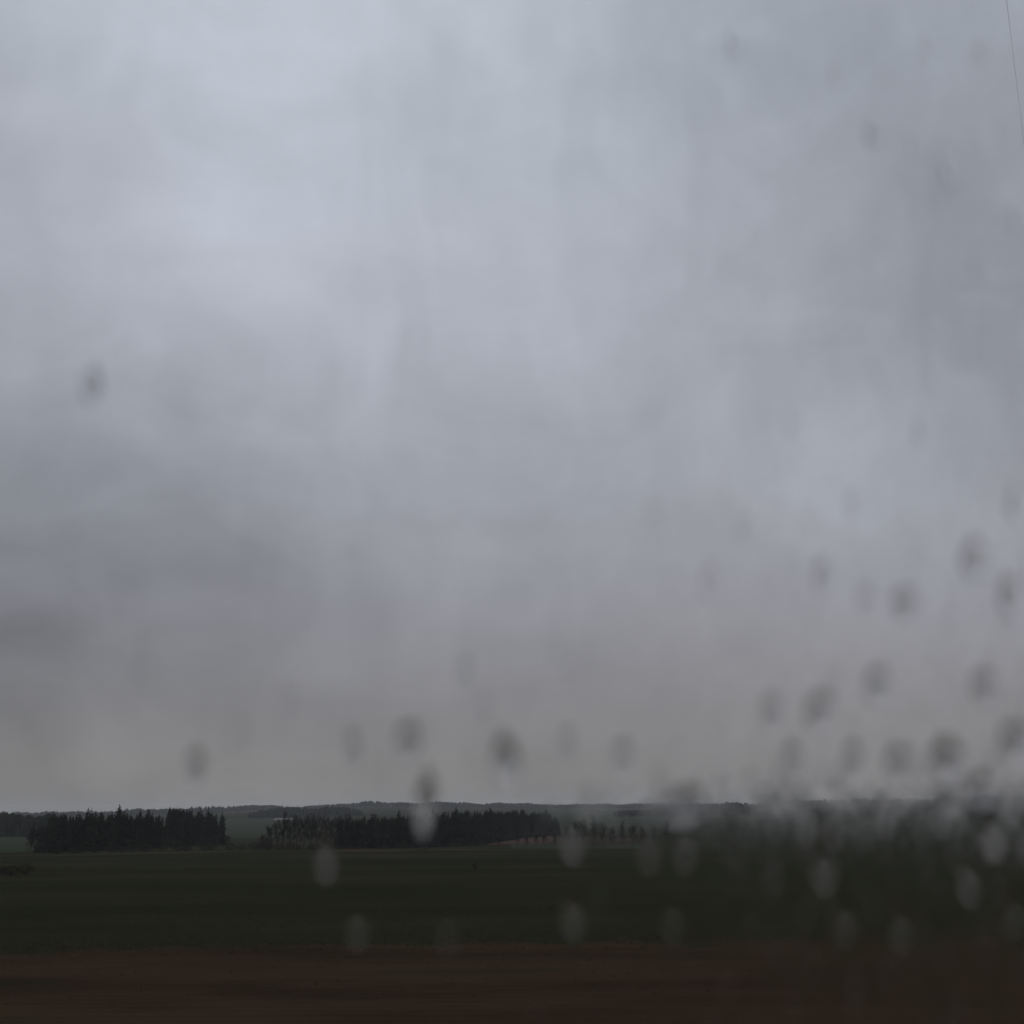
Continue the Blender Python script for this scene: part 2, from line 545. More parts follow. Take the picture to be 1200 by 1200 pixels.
def shrub_meshes(seed):
    r = random.Random(seed)
    t, c = MB(), MB()
    for k in range(9):
        a = r.uniform(0, 6.28)
        q = r.uniform(0.15, 0.55)
        t.tube([(0.05 * math.cos(a), 0.05 * math.sin(a), -0.03), (q * 0.6 * math.cos(a), q * 0.6 * math.sin(a), 0.45), (q * math.cos(a), q * math.sin(a), r.uniform(0.6, 0.95))], [0.02, 0.014, 0.006], 4)
    for k in range(520):
        v = Vector((r.gauss(0, 1), r.gauss(0, 1), r.gauss(0, 1))).normalized() * r.uniform(0.45, 1.0) ** 0.5
        lump = 1 + 0.22 * math.sin(3 * v.x + seed) * math.cos(4 * v.y + 2 * v.z)
        p = Vector((v.x * 0.62 * lump, v.y * 0.62 * lump, 0.50 + v.z * 0.50 * lump))
        if p.z < 0.02:
            continue
        d1 = Vector((r.uniform(-1, 1), r.uniform(-1, 1), r.uniform(-1, 1))).normalized() * r.uniform(0.03, 0.075)
        d2 = d1.cross(Vector((r.uniform(-1, 1), r.uniform(-1, 1), r.uniform(-1, 1)))).normalized() * r.uniform(0.012, 0.035)
        c.add([p - d1, p + d2, p + d1, p - d2], [(0, 1, 2, 3)])
    return t.build("shrub_stems"), c.build("shrub_twigs")


SPRUCE = [spruce_meshes(s) for s in (1, 2, 3, 4, 5)]
BARE = [bare_meshes(s, sp) for s, sp in ((11, 0.8), (12, 1.0), (13, 0.6), (14, 0.9))]
SHRUB = [shrub_meshes(s) for s in (21, 22, 23)]


def plant(name, pair, mats, x, y, h, w, label, cat, group, parts=("trunk", "crown"), kids=True):
    root = link(name, None, None, None, (x, y, tz(x, y)))
    root.empty_display_size = 0.5
    root.rotation_euler = (R(random.uniform(-1.2, 1.2)), R(random.uniform(-1.2, 1.2)), random.uniform(0, 6.283))
    root.scale = (h * w, h * w, h)
    link(parts[0], pair[0], mats[0], root)
    link(parts[1], pair[1], mats[1], root)
    return tag(root, label, cat, group)


def spruce(x, y, h, label, group, w=None):
    return plant("spruce_tree", random.choice(SPRUCE), (M_bark, M_needle), x, y, h, w or random.uniform(1.0, 1.45), label, "tree", group)


def bare_tree(x, y, h, label, group, w=1.0, mat=None):
    return plant("bare_tree", random.choice(BARE), (mat or M_bark, M_twig), x, y, h, w * random.uniform(0.85, 1.2), label, "tree", group)


def block(line, rows, gap, hfun, label, group, jit=1.3):
    """rows of planted spruces along a polyline of (photo column, depth)"""
    pts = [Vector((p(c, d)[0], d)) for c, d in line]
    for rw in range(rows):
        for a, b in zip(pts, pts[1:]):
            nrm = Vector((-(b - a).y, (b - a).x)).normalized()
            n = max(1, int((b - a).length / gap))
            for i in range(n):
                q = a.lerp(b, (i + 0.5 * (rw % 2)) / n) + nrm * rw * gap * 1.15 + Vector((random.uniform(-jit, jit), random.uniform(-jit, jit)))
                col = 600 + q.x / q.y * F_PX * 1.044
                lb, gr = (label, group) if isinstance(label, str) else next((t[1], t[2]) for t in label if col < t[0])
                spruce(q.x, q.y, hfun(col) * (1 + 0.06 * math.sin(col / 5.3 + 1) + 0.05 * math.sin(col / 2.1)) * random.uniform(0.84, 1.08), lb, gr)


def simple_wood(name, region, n, h0, h1, mat, label, seed, broad=0.0, fade=None):
    """a far wood that reads as one mass; region(r) gives an (x, y)"""
    r = random.Random(seed)
    m = MB()
    for _ in range(n):
        x, y = region(r)
        z = tz(x, y)
        h = r.uniform(h0, h1) * (fade(x, y) if fade else 1.0) * (1 + 0.22 * math.sin(x / 23 + seed) * math.sin(x / 61 + 2 * seed))
        if r.random() < broad:
            w = h * r.uniform(0.24, 0.36)
            vs, fs = [], []
            for j, (fz, fr) in enumerate(((0.16, 0.5), (0.45, 1.0), (0.75, 0.85), (0.95, 0.35))):
                for k in range(6):
                    a = 6.283 * k / 6 + j * 0.5
                    q = w * fr * r.uniform(0.7, 1.25)
                    vs.append((x + q * math.cos(a), y + q * math.sin(a), z + h * fz + r.uniform(-0.06, 0.06) * h))
            for j in range(3):
                for k in range(6):
                    fs.append((j * 6 + k, j * 6 + (k + 1) % 6, j * 6 + 6 + (k + 1) % 6, j * 6 + 6 + k))
            vs.append((x, y, z + h))
            fs += [(18 + k, 18 + (k + 1) % 6, 24) for k in range(6)]
            m.add(vs, fs)
        else:
            w = h * r.uniform(0.13, 0.19)
            for (b0, b1, fr) in ((0.02, 0.55, 1.0), (0.35, 0.8, 0.7), (0.62, 1.0, 0.42)):
                vs = []
                for k in range(6):
                    a = 6.283 * k / 6 + fr * 7
                    q = w * fr * r.uniform(0.7, 1.25)
                    vs.append((x + q * math.cos(a), y + q * math.sin(a), z + h * b0 + r.uniform(-0.04, 0.04) * h))
                vs.append((x, y, z + h * b1))
                m.add(vs, [(k, (k + 1) % 6, 6) for k in range(6)])
    o = link(name, m.build(name), mat)
    return tag(o, label, "wood", kind="stuff")


def taper(c0, c1, w):
    """woods thin out and get lower towards their ends"""
    def f(x, y):
        c = 600 + x / y * F_PX * 1.044
        e = min((c - c0) / w, (c1 - c) / w, 1.0)
        return 0.35 + 0.65 * max(0.0, e) ** 0.6
    return f


def between(c0, c1, d0, d1, bend=0.0):
    def f(r):
        c = r.uniform(c0, c1)
        t = (c - c0) / (c1 - c0)
        d = r.uniform(d0, d1) + bend * t
        return p(c, d)[0], d
    return f


# left plantation
for i, (c, d, h) in enumerate(((50, 384, 6.5), (58, 380, 5.0), (72, 386, 4.2), (187, 452, 6.0), (205, 474, 5.0), (268, 528, 5.5))):
    x, y, _ = p(c, d)
    bare_tree(x, y, h, "small bare tree, %s from the left along the foot of the left stands" % ORD[i], "small trees at the foot of the left stands", 1.1)


def h_left(col):
    return 14.6 + 2.8 * math.exp(-((col - 127) / 30) ** 2) - 3.6 * math.exp(-((col - 46) / 22) ** 2)


L1 = "dark spruce in the plantation at the left behind the thorn hedge"
G1 = "spruces of the left plantation"
block([(54, 388), (120, 415), (188, 455)], 2, 3.3, h_left, L1, G1)
block([(194, 480), (224, 505)], 2, 3.4, lambda c: 15.4, "dark spruce in the low middle stand right of the left plantation", "spruces of the low middle stand")
block([(243, 520), (263, 540)], 3, 3.4, lambda c: 17.3, "dark spruce in the small square stand beside the pale hill field", "spruces of the square stand")
x, y, _ = p(234, 515)
spruce(x, y, 19.0, "tall thin spruce standing alone in the gap between two stands", None, 0.8)
x, y, _ = p(228, 530)
bare_tree(x, y, 14.0, "bare tree in the gap just left of the tall thin spruce", None, 0.8)
simple_wood("spruce_wood", lambda r: (lambda c, d: (p(c, d)[0], d))(*(lambda c: (c, 400 + (c - 60) * 0.66 + r.uniform(8, 45)))(r.uniform(56, 186))), 420, 12.5, 16.2, M_wood,
            "dark spruce wood filling the left plantation behind its front rows", 31)
simple_wood("spruce_wood", between(196, 224, 520, 560), 110, 13, 16.5, M_wood, "dark spruce wood behind the low middle stand", 32)
for i, (c, d, h) in enumerate(((39, 392, 10.5), (43, 396, 9), (36, 400, 7.5))):
    x, y, _ = p(c, d)
    bare_tree(x, y, h, ("tallest", "middle-sized", "smallest")[i] + " pale stemmed birch at the left corner of the left plantation", "birches at the plantation corner", 0.7, M_birch)

# thorn hedge in front of the left plantation
for i in range(17):
    c = 68 + i * 15.6 + random.uniform(-5, 5)
    d = 362 + (c - 60) * 0.27 + random.uniform(-3, 3)
    x, y, _ = p(c, d)
    plant("thorn_bush", random.choice(SHRUB), (M_bark, M_shrub), x, y, random.uniform(1.9, 3.4), random.uniform(1.1, 1.9),
          "low dark bush, %s from the left in the thorn hedge before the left plantation" % ORD[i], "bush", "bushes of the thorn hedge", ("stem", "foliage"))

# bare trees between the pale field and the middle wood
for i, (c, d, h, lab) in enumerate(((308, 425, 6.5, "smallest rounded bare tree at the left end of the bare row"), (316, 430, 10, None), (325, 440, 13.5, None), (333, 446, 14.5, None),
                     (341, 440, 12.5, None), (349, 445, 15.5, "bare tree standing tallest in the middle of the bare row"), (357, 438, 14, None), (365, 446, 15, None), (372, 440, 14, None),
                     (381, 452, 14.5, None), (389, 445, 13.5, None), (397, 452, 14.5, None), (404, 458, 14, None))):
    x, y, _ = p(c, d)
    bare_tree(x, y, h, lab or "bare grey tree, %s from the left in the row beside the middle wood" % ORD[i], None if lab else "bare trees of the left row", 0.85)

for i in range(9):
    c, d = 306 + i * 11.5 + random.uniform(-3, 3), 432 + random.uniform(-4, 10)
    x, y, _ = p(c, d)
    plant("thorn_bush", random.choice(SHRUB), (M_bark, M_twig), x, y, random.uniform(2.0, 5.0), random.uniform(0.8, 1.2),
          "grey scrubby bush, %s from the left under the bare tree row" % ORD[i], "bush", "scrub under the bare row", ("stem", "foliage"))

# middle spruce wood
def h_mid(col):
    return 13.8 + 3.2 * min(1, max(0, (col - 400) / 170)) - 5.0 * max(0, (col - 640) / 18)


L2 = [(470, "dark spruce at the left end of the middle wood beside the bare trees", "spruces at the left end of the middle wood"),
      (545, "dark spruce mid-front of the middle wood below the big skyline raindrop", "spruces mid-front of the middle wood"),
      (9999, "dark spruce at the right end of the middle wood above the reddish strip", "spruces at the right end of the middle wood")]
block([(396, 462), (470, 476), (545, 530), (592, 640), (628, 760), (656, 800)], 2, 3.6, h_mid, L2, None)
simple_wood("spruce_wood", lambda r: (lambda c: (lambda d: (p(c, d)[0], d))(476 + max(0, c - 470) * 0.75 + max(0, c - 545) * 1.35 + r.uniform(12, 75)))(r.uniform(405, 640)), 700, 12.5, 17.5, M_wood,
            "dark spruce wood filling the middle wood behind its front rows", 33)

# bare row in front of the reddish field, right of the middle wood
for i, (c, d, h) in enumerate(((585, 470, 6), (606, 474, 7.5), (617, 470, 5.5), (628, 476, 6.5), (638, 474, 7), (650, 478, 6.5), (664, 474, 10), (676, 470, 12), (684, 468, 13.0), (696, 472, 12.5),
                               (706, 466, 11.5), (718, 462, 9.5), (729, 466, 10.5), (741, 470, 10.5), (753, 474, 9.5), (766, 470, 10), (782, 480, 11))):
    x, y, _ = p(c, d)
    bare_tree(x, y, h, "slender bare tree, %s from the left in the row before the reddish strip" % ORD[i],
              "bare trees before the reddish strip", 0.7)
for i, (c, d, h) in enumerate(((872, 470, 12), (884, 474, 9), (892, 470, 7), (902, 472, 8), (912, 468, 7.5), (945, 475, 8), (958, 478, 9), (1010, 480, 10), (1066, 485, 9), (1120, 480, 11))):
    x, y, _ = p(c, d)
    bare_tree(x, y, h, "bare tree, %s from the left in the scattered line at the wet right" % ORD[i], "bare trees behind the wet side of the window", 0.9)

# shrubs out in the green field
for c, d, h, w, lab in ((8, 196, 1.5, 1.3, "wide dark bush at the left edge of the green field"), (20, 190, 1.9, 1.2, "dark bush second from the left edge in the green field"), (36, 194, 2.0, 1.2, "rounded dark bush at the right of the three by the left edge"),
                        (557, 200, 1.2, 0.8, "tiny lone dark bush in the middle of the green field")):
    x, y, _ = p(c, d)
    plant("field_bush", random.choice(SHRUB), (M_bark, M_shrub), x, y, h, w, lab, "bush", None, ("stem", "foliage"))

# far woods
simple_wood("distant_wood", between(-60, 70, 800, 860), 420, 14, 18, M_wood, "bluish dark wood beyond the left pasture at the edge of view", 41, 0.2)
simple_wood("distant_wood", between(245, 330, 2900, 3200), 700, 10, 16, M_barewood, "purplish bare wood on the skyline over the pale hill field", 42, 0.9, taper(235, 345, 30))
simple_wood("distant_wood", between(290, 425, 1800, 2000), 620, 11, 17, M_wood, "dark wood on the hill behind the bare row", 43, 0.5, taper(290, 425, 40))
simple_wood("distant_wood", between(345, 695, 3250, 3700), 2100, 11, 17, M_wood, "hazy wood along the skyline over the middle spruces", 44, 0.5, taper(340, 700, 90))
simple_wood("distant_wood", between(560, 830, 3300, 3700), 1700, 8, 14, M_wood, "thin blue wood along the skyline over the right pasture", 45, 0.6, taper(545, 850, 60))
simple_wood("distant_wood", between(720, 1320, 1550, 1850), 2400, 11, 18, M_wood, "dark wooded hill on the skyline at the right", 46, 0.5, taper(715, 1330, 110))
simple_wood("distant_wood", between(-100, 260, 2700, 3000), 1300, 10, 16, M_wood, "far wood showing over the left plantation", 47, 0.5)
for c, h in ((333, 20), (337, 17), (347, 21), (349, 18), (256, 22)):
    d = 1790 if c > 300 else 2880
    x, y, _ = p(c, d)
    spruce(x, y, h, "far spruce poking above the skyline wood" if c > 300 else "tiny far spruce on the skyline over the square stand",
           "far spruces poking above the skyline" if c > 300 else None, 1.1)

# far pale farm building below the hill wood
M_wall = mottled("pale_render", [(0.12, 0.115, 0.11), (0.15, 0.145, 0.14)], 0.4)
M_roof = mottled("pale_sheet_roof", [(0.15, 0.15, 0.155), (0.19, 0.19, 0.195)], 0.3)
x, y, z = p(333, 1560)
barn = link("farm_building", None, None, None, (x, y, z))
tag(barn, "long low pale farm building under the far dark wood", "building")
w = MB()
w.box(-14, 14, -5, 5, -0.5, 3.2)
w.add([(-14, -5, 3.2), (-14, 5, 3.2), (-14, 0, 5.0), (14, -5, 3.2), (14, 5, 3.2), (14, 0, 5.0)], [(0, 1, 2), (3, 5, 4)])
link("wall", w.build("barn_wall"), M_wall, barn)
w = MB()
w.add([(-14.6, -5.7, 3.0), (14.6, -5.7, 3.0), (14.6, 0, 5.25), (-14.6, 0, 5.25), (-14.6, 5.7, 3.0), (14.6, 5.7, 3.0),
       (-14.6, -5.7, 2.85), (14.6, -5.7, 2.85), (14.6, 0, 5.08), (-14.6, 0, 5.08), (-14.6, 5.7, 2.85), (14.6, 5.7, 2.85)],
      [(0, 1, 2, 3), (3, 2, 5, 4), (6, 9, 8, 7), (9, 10, 11, 8), (0, 6, 7, 1), (4, 5, 11, 10), (0, 3, 9, 6), (3, 4, 10, 9), (1, 7, 8, 2), (2, 8, 11, 5)])
link("roof", w.build("barn_roof"), M_roof, barn)
M_dark = material("barn_door_paint", (0.06, 0.05, 0.045))
for i in range(3):
    w = MB()
    w.box(-1.6, 1.6, -0.04, 0.02, 0, 2.7)
    link("door", w.build("barn_door"), M_dark, barn, (-9 + 9 * i, -5.03, 0))

# ------------------------------------------------------------------ overhead wire and its poles
M_wire = material("wire", (0.40, 0.40, 0.41), 0.6, 0.3)
M_pole = mottled("pole_timber", [(0.09, 0.075, 0.06), (0.15, 0.13, 0.11)], 2.0, 5.0, (1, 1, 0.15))
A = EYE + ray(1179, 0) * 17.0
B = EYE + ray(1199, 163) * 24.0
dirn = B - A
near_end, far_end = A - dirn * 2.6, A + dirn * 2.6
pts = []
for i in range(41):
    t = i / 40
    q = near_end.lerp(far_end, t)
    q.z -= 0.12 * 4 * t * (1 - t)
    pts.append(q)
w = MB()
w.tube(pts, [0.0026] * 41, 6)
tag(link("overhead_wire", w.build("overhead_wire"), M_wire), "thin dark overhead wire crossing the upper right corner of the sky", "wire")
for end, lab in ((far_end, "timber pole carrying the overhead wire out in the field"), (near_end, "timber pole carrying the overhead wire behind the train")):
    g = tz(end.x, end.y)
    pole = link("utility_pole", None, None, None, (end.x, end.y, g))
    tag(pole, lab, "pole", "poles of the overhead wire")
    hgt = end.z - g
    w = MB()
    w.tube([(0.0, 0.16, -0.5), (0.0, 0.16, hgt * 0.5), (0, 0.16, hgt + 0.5)], [0.15, 0.13, 0.10], 10)
    link("post", w.build("pole_post"), M_pole, pole)
    w = MB()
    w.tube([(0, 0.04, hgt - 0.09), (0, 0, hgt - 0.06), (0, 0, hgt + 0.05), (0, 0, hgt + 0.09)], [0.015, 0.05, 0.055, 0.03], 10)
    link("insulator", w.build("pole_insulator"), material("porcelain", (0.35, 0.3, 0.26), 0.3, 0.5), pole)

# ------------------------------------------------------------------ the railway carriage the view is from
PANE_Y0, PANE_Y1 = 0.300, 0.306
E = EYE.z
M_panel = mottled("carriage_panel", [(0.10, 0.10, 0.10), (0.12, 0.12, 0.115)], 6.0, rough=0.7, spec=0.2)
M_gasket = material("rubber_gasket", (0.02, 0.02, 0.02), 0.7, 0.2)
X0, X1, Z0, Z1 = -1.0, 1.0, E - 0.50, E + 0.62
w = MB()
w.box(-4, X0, 0.26, 0.35, E - 1.2, E + 1.2)
w.box(X1, 4, 0.26, 0.35, E - 1.2, E + 1.2)
w.box(X0, X1, 0.26, 0.35, E - 1.2, Z0)
w.box(X0, X1, 0.26, 0.35, Z1, E + 1.2)
link("carriage_wall", w.build("carriage_wall"), M_panel)["kind"] = "structure"
for nm, b in (("carriage_ceiling", (-4, 4, -2.5, 0.35, E + 1.203, E + 1.30)), ("carriage_floor", (-4, 4, -2.5, 0.35, E - 2.36, E - 1.203)),
              ("carriage_back_wall", (-4, 4, -2.5, -2.42, E - 1.2, E + 1.2)), ("carriage_end_wall", (-4.08, -4.003, -2.5, 0.35, E - 1.2, E + 1.2)),
              ("carriage_end_wall", (4.003, 4.08, -2.5, 0.35, E - 1.2, E + 1.2))):
    w = MB()
    w.box(*b)
    link(nm, w.build(nm), M_panel)["kind"] = "structure"
window = link("train_window", None, None, None, (0, PANE_Y0, E))
tag(window, "rain-wetted train window pane that the whole view is seen through", "window")
window["kind"] = "structure"
M_pane = bpy.data.materials.new("clear_pane")
M_pane.use_nodes = True
nt = M_pane.node_tree
nt.nodes.clear()
tr = nt.nodes.new('ShaderNodeBsdfTransparent')
tr.inputs['Color'].default_value = (0.985, 0.99, 0.988, 1)
mo = nt.nodes.new('ShaderNodeOutputMaterial')
nt.links.new(tr.outputs[0], mo.inputs['Surface'])
w = MB()
w.box(X0 + 0.01, X1 - 0.01, 0.0, PANE_Y1 - PANE_Y0, Z0 - E + 0.01, Z1 - E - 0.01)
link("pane", w.build("pane"), M_pane, window)
w = MB()
for a in ((X0, X0 + 0.03, Z0, Z1), (X1 - 0.03, X1, Z0, Z1), (X0 + 0.03, X1 - 0.03, Z0, Z0 + 0.03), (X0 + 0.03, X1 - 0.03, Z1 - 0.03, Z1)):
    for ya, yb in ((-0.03, -0.001), (PANE_Y1 - PANE_Y0 + 0.001, 0.03)):
        w.box(a[0], a[1], ya, yb, a[2] - E, a[3] - E)
link("gasket", w.build("gasket"), M_gasket, window)

# rain on the outside of the pane
M_water = bpy.data.materials.new("rain_water")
M_water.use_nodes = True
nt = M_water.node_tree
nt.nodes.clear()
gl = nt.nodes.new('ShaderNodeBsdfRefraction')
gl.inputs['IOR'].default_value = 1.333
gl.inputs['Roughness'].default_value = 0.0
gl.inputs['Color'].default_value = (0.99, 0.99, 0.99, 1)
mo = nt.nodes.new('ShaderNodeOutputMaterial')
nt.links.new(gl.outputs[0], mo.inputs['Surface'])


def on_pane(px, py, out=0.00005):
    d = ray(px, py)
    t = (PANE_Y1 + out) / d.y
    return EYE.x + d.x * t, PANE_Y1 + out, EYE.z + d.z * t


def drop_geo(seed, n=28, rings=8, tail=0.25, lump=0.06):
    """a drop one unit wide and high, bulging one unit out along +Y; flat on the pane"""
    r = random.Random(seed)
    ph = [r.uniform(0, 6.28) for _ in range(4)]
    vs, fs = [], []

    def rim(a):
        x, z = 0.5 * math.cos(a), 0.5 * math.sin(a)
        x *= 1 - tail * max(0, z) * 1.2
        k = 1 + lump * (math.sin(2 * a + ph[0]) + 0.7 * math.sin(3 * a + ph[1]) + 0.4 * math.sin(5 * a + ph[2]))
        return x * k, z * k
    for i in range(rings):
        q = 1 - i / rings
        for k in range(n):
            a = 6.28318 * k / n
            x, z = rim(a)
            vs.append((x * q, (1 - q * q) ** 0.72, z * q - 0.06 * (1 - q)))
    vs.append((0, 1, -0.06))
    for i in range(rings - 1):
        for k in range(n):
            fs.append((i * n + k, i * n + n + k, i * n + n + (k + 1) % n, i * n + (k + 1) % n))
    t = (rings - 1) * n
    fs += [(t + k, rings * n, t + (k + 1) % n) for k in range(n)]
    b = len(vs)
    for k in range(n):
        x, z = rim(6.28318 * k / n)
        vs.append((x, 0.0, z))
    fs.append(tuple(b + k for k in range(n)))
    return vs, fs


DROPS = [mesh("raindrop", *drop_geo(s, tail=tl), smooth=True) for s, tl in ((1, 0.15), (2, 0.3), (3, 0.05), (4, 0.35), (5, 0.2))]
MM_PX = 0.30 / F_PX * 1.08          # metres on the pane per photo pixel, near the horizon
ZS = "blurred drop, %s from the left of the dark raindrops over the right of the sky"
ZL = "blurred drop, %s from the left of the dark raindrops low over the right skyline"
ZT = "blurred drop, %s from the left of the faint raindrops in the top right sky"
ZG = "blurred drop, %s from the left of the pale raindrops over the dark right fields"
ZM = "blurred drop, %s from the left of the pale raindrops over the green field"
drops = [
    (107, 450, 40, 64, "lone sharp-edged dark raindrop in the clear sky at the left", None),
    (228, 898, 40, 60, "faint wide raindrop over the skyline above the left plantation", None),
    (285, 858, 28, 44, "small faint raindrop in the low sky above the pale hill field", None),
    (340, 820, 30, 44, "very faint raindrop highest over the bare tree row", None),
    (413, 878, 36, 60, "dark raindrop over the left end of the middle spruce wood", None),
    (478, 868, 40, 60, "dark raindrop in the low sky left of the darkest one", None),
    (499, 938, 40, 84, "large raindrop cutting the skyline over the middle spruce wood", None),
    (544, 788, 32, 54, "upper raindrop of the slanting pair in the middle sky", None),
    (567, 832, 32, 54, "lower raindrop of the slanting pair in the middle sky", None),
    (593, 890, 46, 74, "darkest round raindrop just over the middle spruce wood", None),
    (665, 870, 38, 60, "dark raindrop in the low sky right of the darkest one", None),
    (730, 888, 42, 60, "dark raindrop over the right pasture skyline", None),
    (626, 657, 24, 44, "small lone raindrop in the middle of the sky", None),
    (548, 155, 20, 36, "tiny faint raindrop high in the bright sky", None),
    (383, 1003, 46, 84, "big pale raindrop over the foot of the bare tree row", None),
    (802, 944, 54, 60, "broad dark raindrop on the skyline where the wet area begins", None),
    (803, 992, 60, 84, "broad pale raindrop just under the dark one on the skyline", None),
]
drops += [(a, b, c, d, ZM % ORD[n], "pale drops over the green field") for n, (a, b, c, d) in enumerate(sorted(((419, 1085, 36, 60), (524, 1090, 32, 56), (670, 985, 38, 62), (672, 1066, 38, 66))))]
drops += [(a, b, c, d, ZG % ORD[n], "pale drops over the dark fields") for n, (a, b, c, d) in enumerate(sorted((
    (788, 1072, 38, 74), (880, 1080, 54, 74), (965, 1010, 44, 84), (988, 1072, 44, 74), (1055, 1075, 54, 80), (1135, 1030, 54, 84), (1165, 978, 54, 84),
    (1100, 1165, 50, 84), (1160, 1172, 44, 66), (1190, 1060, 40, 70), (760, 1000, 34, 50))))]
drops += [(a, b, c, d, ZL % ORD[n], "dark drops near the skyline") for n, (a, b, c, d) in enumerate(sorted((
    (905, 835, 44, 64), (962, 835, 46, 64), (1030, 803, 50, 66), (1155, 805, 54, 66), (930, 890, 46, 64), (1000, 890, 42, 60), (1055, 893, 54, 64), (1110, 888, 54, 64), (1150, 925, 56, 60),
    (1115, 730, 36, 56), (1190, 870, 46, 64), (880, 920, 36, 50))))]
drops += [(a, b, c, d, ZS % ORD[n], "dark drops over the right sky") for n, (a, b, c, d) in enumerate(sorted((
    (965, 675, 38, 62), (833, 682, 36, 60), (872, 622, 32, 54), (1000, 588, 34, 56), (1060, 705, 42, 54), (1145, 655, 46, 64), (1080, 500, 34, 64), (930, 495, 32, 54), (1066, 380, 32, 64),
    (1190, 590, 40, 70), (1130, 420, 30, 54), (770, 600, 30, 50), (1015, 700, 34, 46), (1185, 700, 40, 70), (880, 745, 30, 44), (700, 560, 26, 44))))]
drops += [(a, b, c, d, ZT % ORD[n], "faint drops in the top right") for n, (a, b, c, d) in enumerate(sorted((
    (895, 172, 22, 34), (911, 115, 28, 54), (860, 50, 36, 64), (980, 85, 36, 64), (1025, 155, 44, 60), (1086, 55, 32, 64), (1190, 258, 34, 74), (953, 160, 28, 54), (985, 218, 30, 54), (1070, 170, 30, 56),
    (1110, 200, 34, 70), (1145, 310, 34, 60), (810, 45, 26, 50), (1030, 20, 34, 44), (1150, 60, 36, 60), (920, 300, 28, 50), (1060, 290, 30, 54), (1170, 150, 32, 60))))]
placed = []
BLUR = APERTURE / MM_PX             # width in photo pixels that the lens adds
for i, (px, py, wd, ht, lab, grp) in enumerate(drops):
    loc = on_pane(px, py, 0.0006)
    k = math.hypot(1, (px - 600) / F_PX)
    wm = max(5.0, wd - BLUR / 1.7 * 0.95) * MM_PX
    hm = max(8.0, ht - BLUR * 0.95) * MM_PX
    o = link("raindrop", DROPS[i % len(DROPS)], M_water, None, loc)
    k = random.uniform(0.75, 1.35)
    if py < 430:
        wm, hm, bulge = wm * k, hm * k, 0.40
    elif py < 720:
        wm, hm, bulge = wm * k * 1.2, hm * k * 1.1, 0.30
    elif py < 960:
        wm, hm, bulge = wm * k * 1.2, hm * k * 1.15, (0.31 if px < 700 else 0.235)
    else:                             # over the fields: shaped flatter so they look fainter
        wm, hm, bulge = min(wm, 16 * MM_PX) * k, min(hm, 30 * MM_PX) * k, 0.19 if px < 700 else 0.13
    placed.append((loc[0], loc[2], wm * 0.6, hm * 0.6))
    if px < 200:
        bulge = 0.62
    o.scale = (wm, bulge * wm * random.uniform(0.8, 1.15), hm)
    o.rotation_euler = (0, R(random.uniform(-13, 13)), 0)
    tag(o, lab, "raindrop", grp)

# runnels: shallow trails left by drops that ran down
runs = [(428, 60, 430), (480, 330, 560), (520, 40, 380), (600, 380, 640), (680, 120, 420), (760, 600, 860), (830, 80, 360), (1095, 160, 460)]
for i, (px, y0, y1) in enumerate(runs):
    r = random.Random(100 + i)
    hw = r.uniform(14, 34) * MM_PX
    hh = hw * r.uniform(0.02, 0.035)
    a, b = on_pane(px + r.uniform(-6, 6), y0), on_pane(px, y1)
    n, m = 40, 13
    vs, fs = [], []
    for s in range(n):
        t = s / (n - 1)
        cx = a[0] + (b[0] - a[0]) * t + hw * 0.6 * math.sin(5 * t + i) * t
        cz = a[2] + (b[2] - a[2]) * t
        q = hw * (math.sin(math.pi * min(1, t * 1.02 + 0.01)) ** 0.5 + 0.02) * (1 + 0.22 * math.sin(13 * t + i) + 0.12 * math.sin(29 * t))
        hgt = hh * math.sin(math.pi * t) ** 0.5 * (1 + 0.25 * math.sin(17 * t + 2 * i))
        for j in range(m):
            v = -1 + 2 * j / (m - 1)
            vs.append((cx + q * v, a[1] + 0.00002 + max(0, hgt) * (1 - v * v) ** 2, cz))
    for s in range(n - 1):
        for j in range(m - 1):
            fs.append((s * m + j, s * m + j + 1, (s + 1) * m + j + 1, (s + 1) * m + j))
    top = len(vs)
    for s in range(n):
        for j in (0, m - 1):
            v = vs[s * m + j]
            vs.append((v[0], a[1], v[2]))
    for s in range(n - 1):
        fs.append((top + 2 * s, top + 2 * s + 2, top + 2 * s + 3, top + 2 * s + 1))
    o = link("water_runnel", mesh("water_runnel", vs, fs, True), M_water)
    tag(o, "faint upright rain streak, %s from the left of those down the sky" % ORD[i], "water streak", "rain streaks down the pane")

# fine spray: thousands of small droplets, thickest on the right
r = random.Random(5)
m = MB()
proto = [drop_geo(s, 10, 3, 0.1, 0.03) for s in (51, 52, 53)]


def spray_density(px, py):
    s = lambda a, b, x: max(0.0, min(1.0, (x - a) / (b - a)))
    right = s(700, 1150, px)
    low = s(520, 900, py)
    return (0.03 * s(420, 800, px) + right * (0.16 + 0.40 * low) + 0.10 * low * s(620, 900, px)) * (1 - 0.85 * s(930, 1020, py)) * (1 - 0.85 * s(1300, 2400, px))


cells = {}


def free(x, z, a, b):
    """keeps the beads apart"""
    ci, cj = int(x / 0.002), int(z / 0.002)
    for u in range(ci - 1, ci + 2):
        for v in range(cj - 1, cj + 2):
            for (x2, z2, a2, b2) in cells.get((u, v), ()):
                if ((x - x2) / (a + a2)) ** 2 + ((z - z2) / (b + b2)) ** 2 < 1.0:
                    return False
    return all(((x - x2) / (a + a2)) ** 2 + ((z - z2) / (b + b2)) ** 2 >= 1.0 for (x2, z2, a2, b2) in placed)


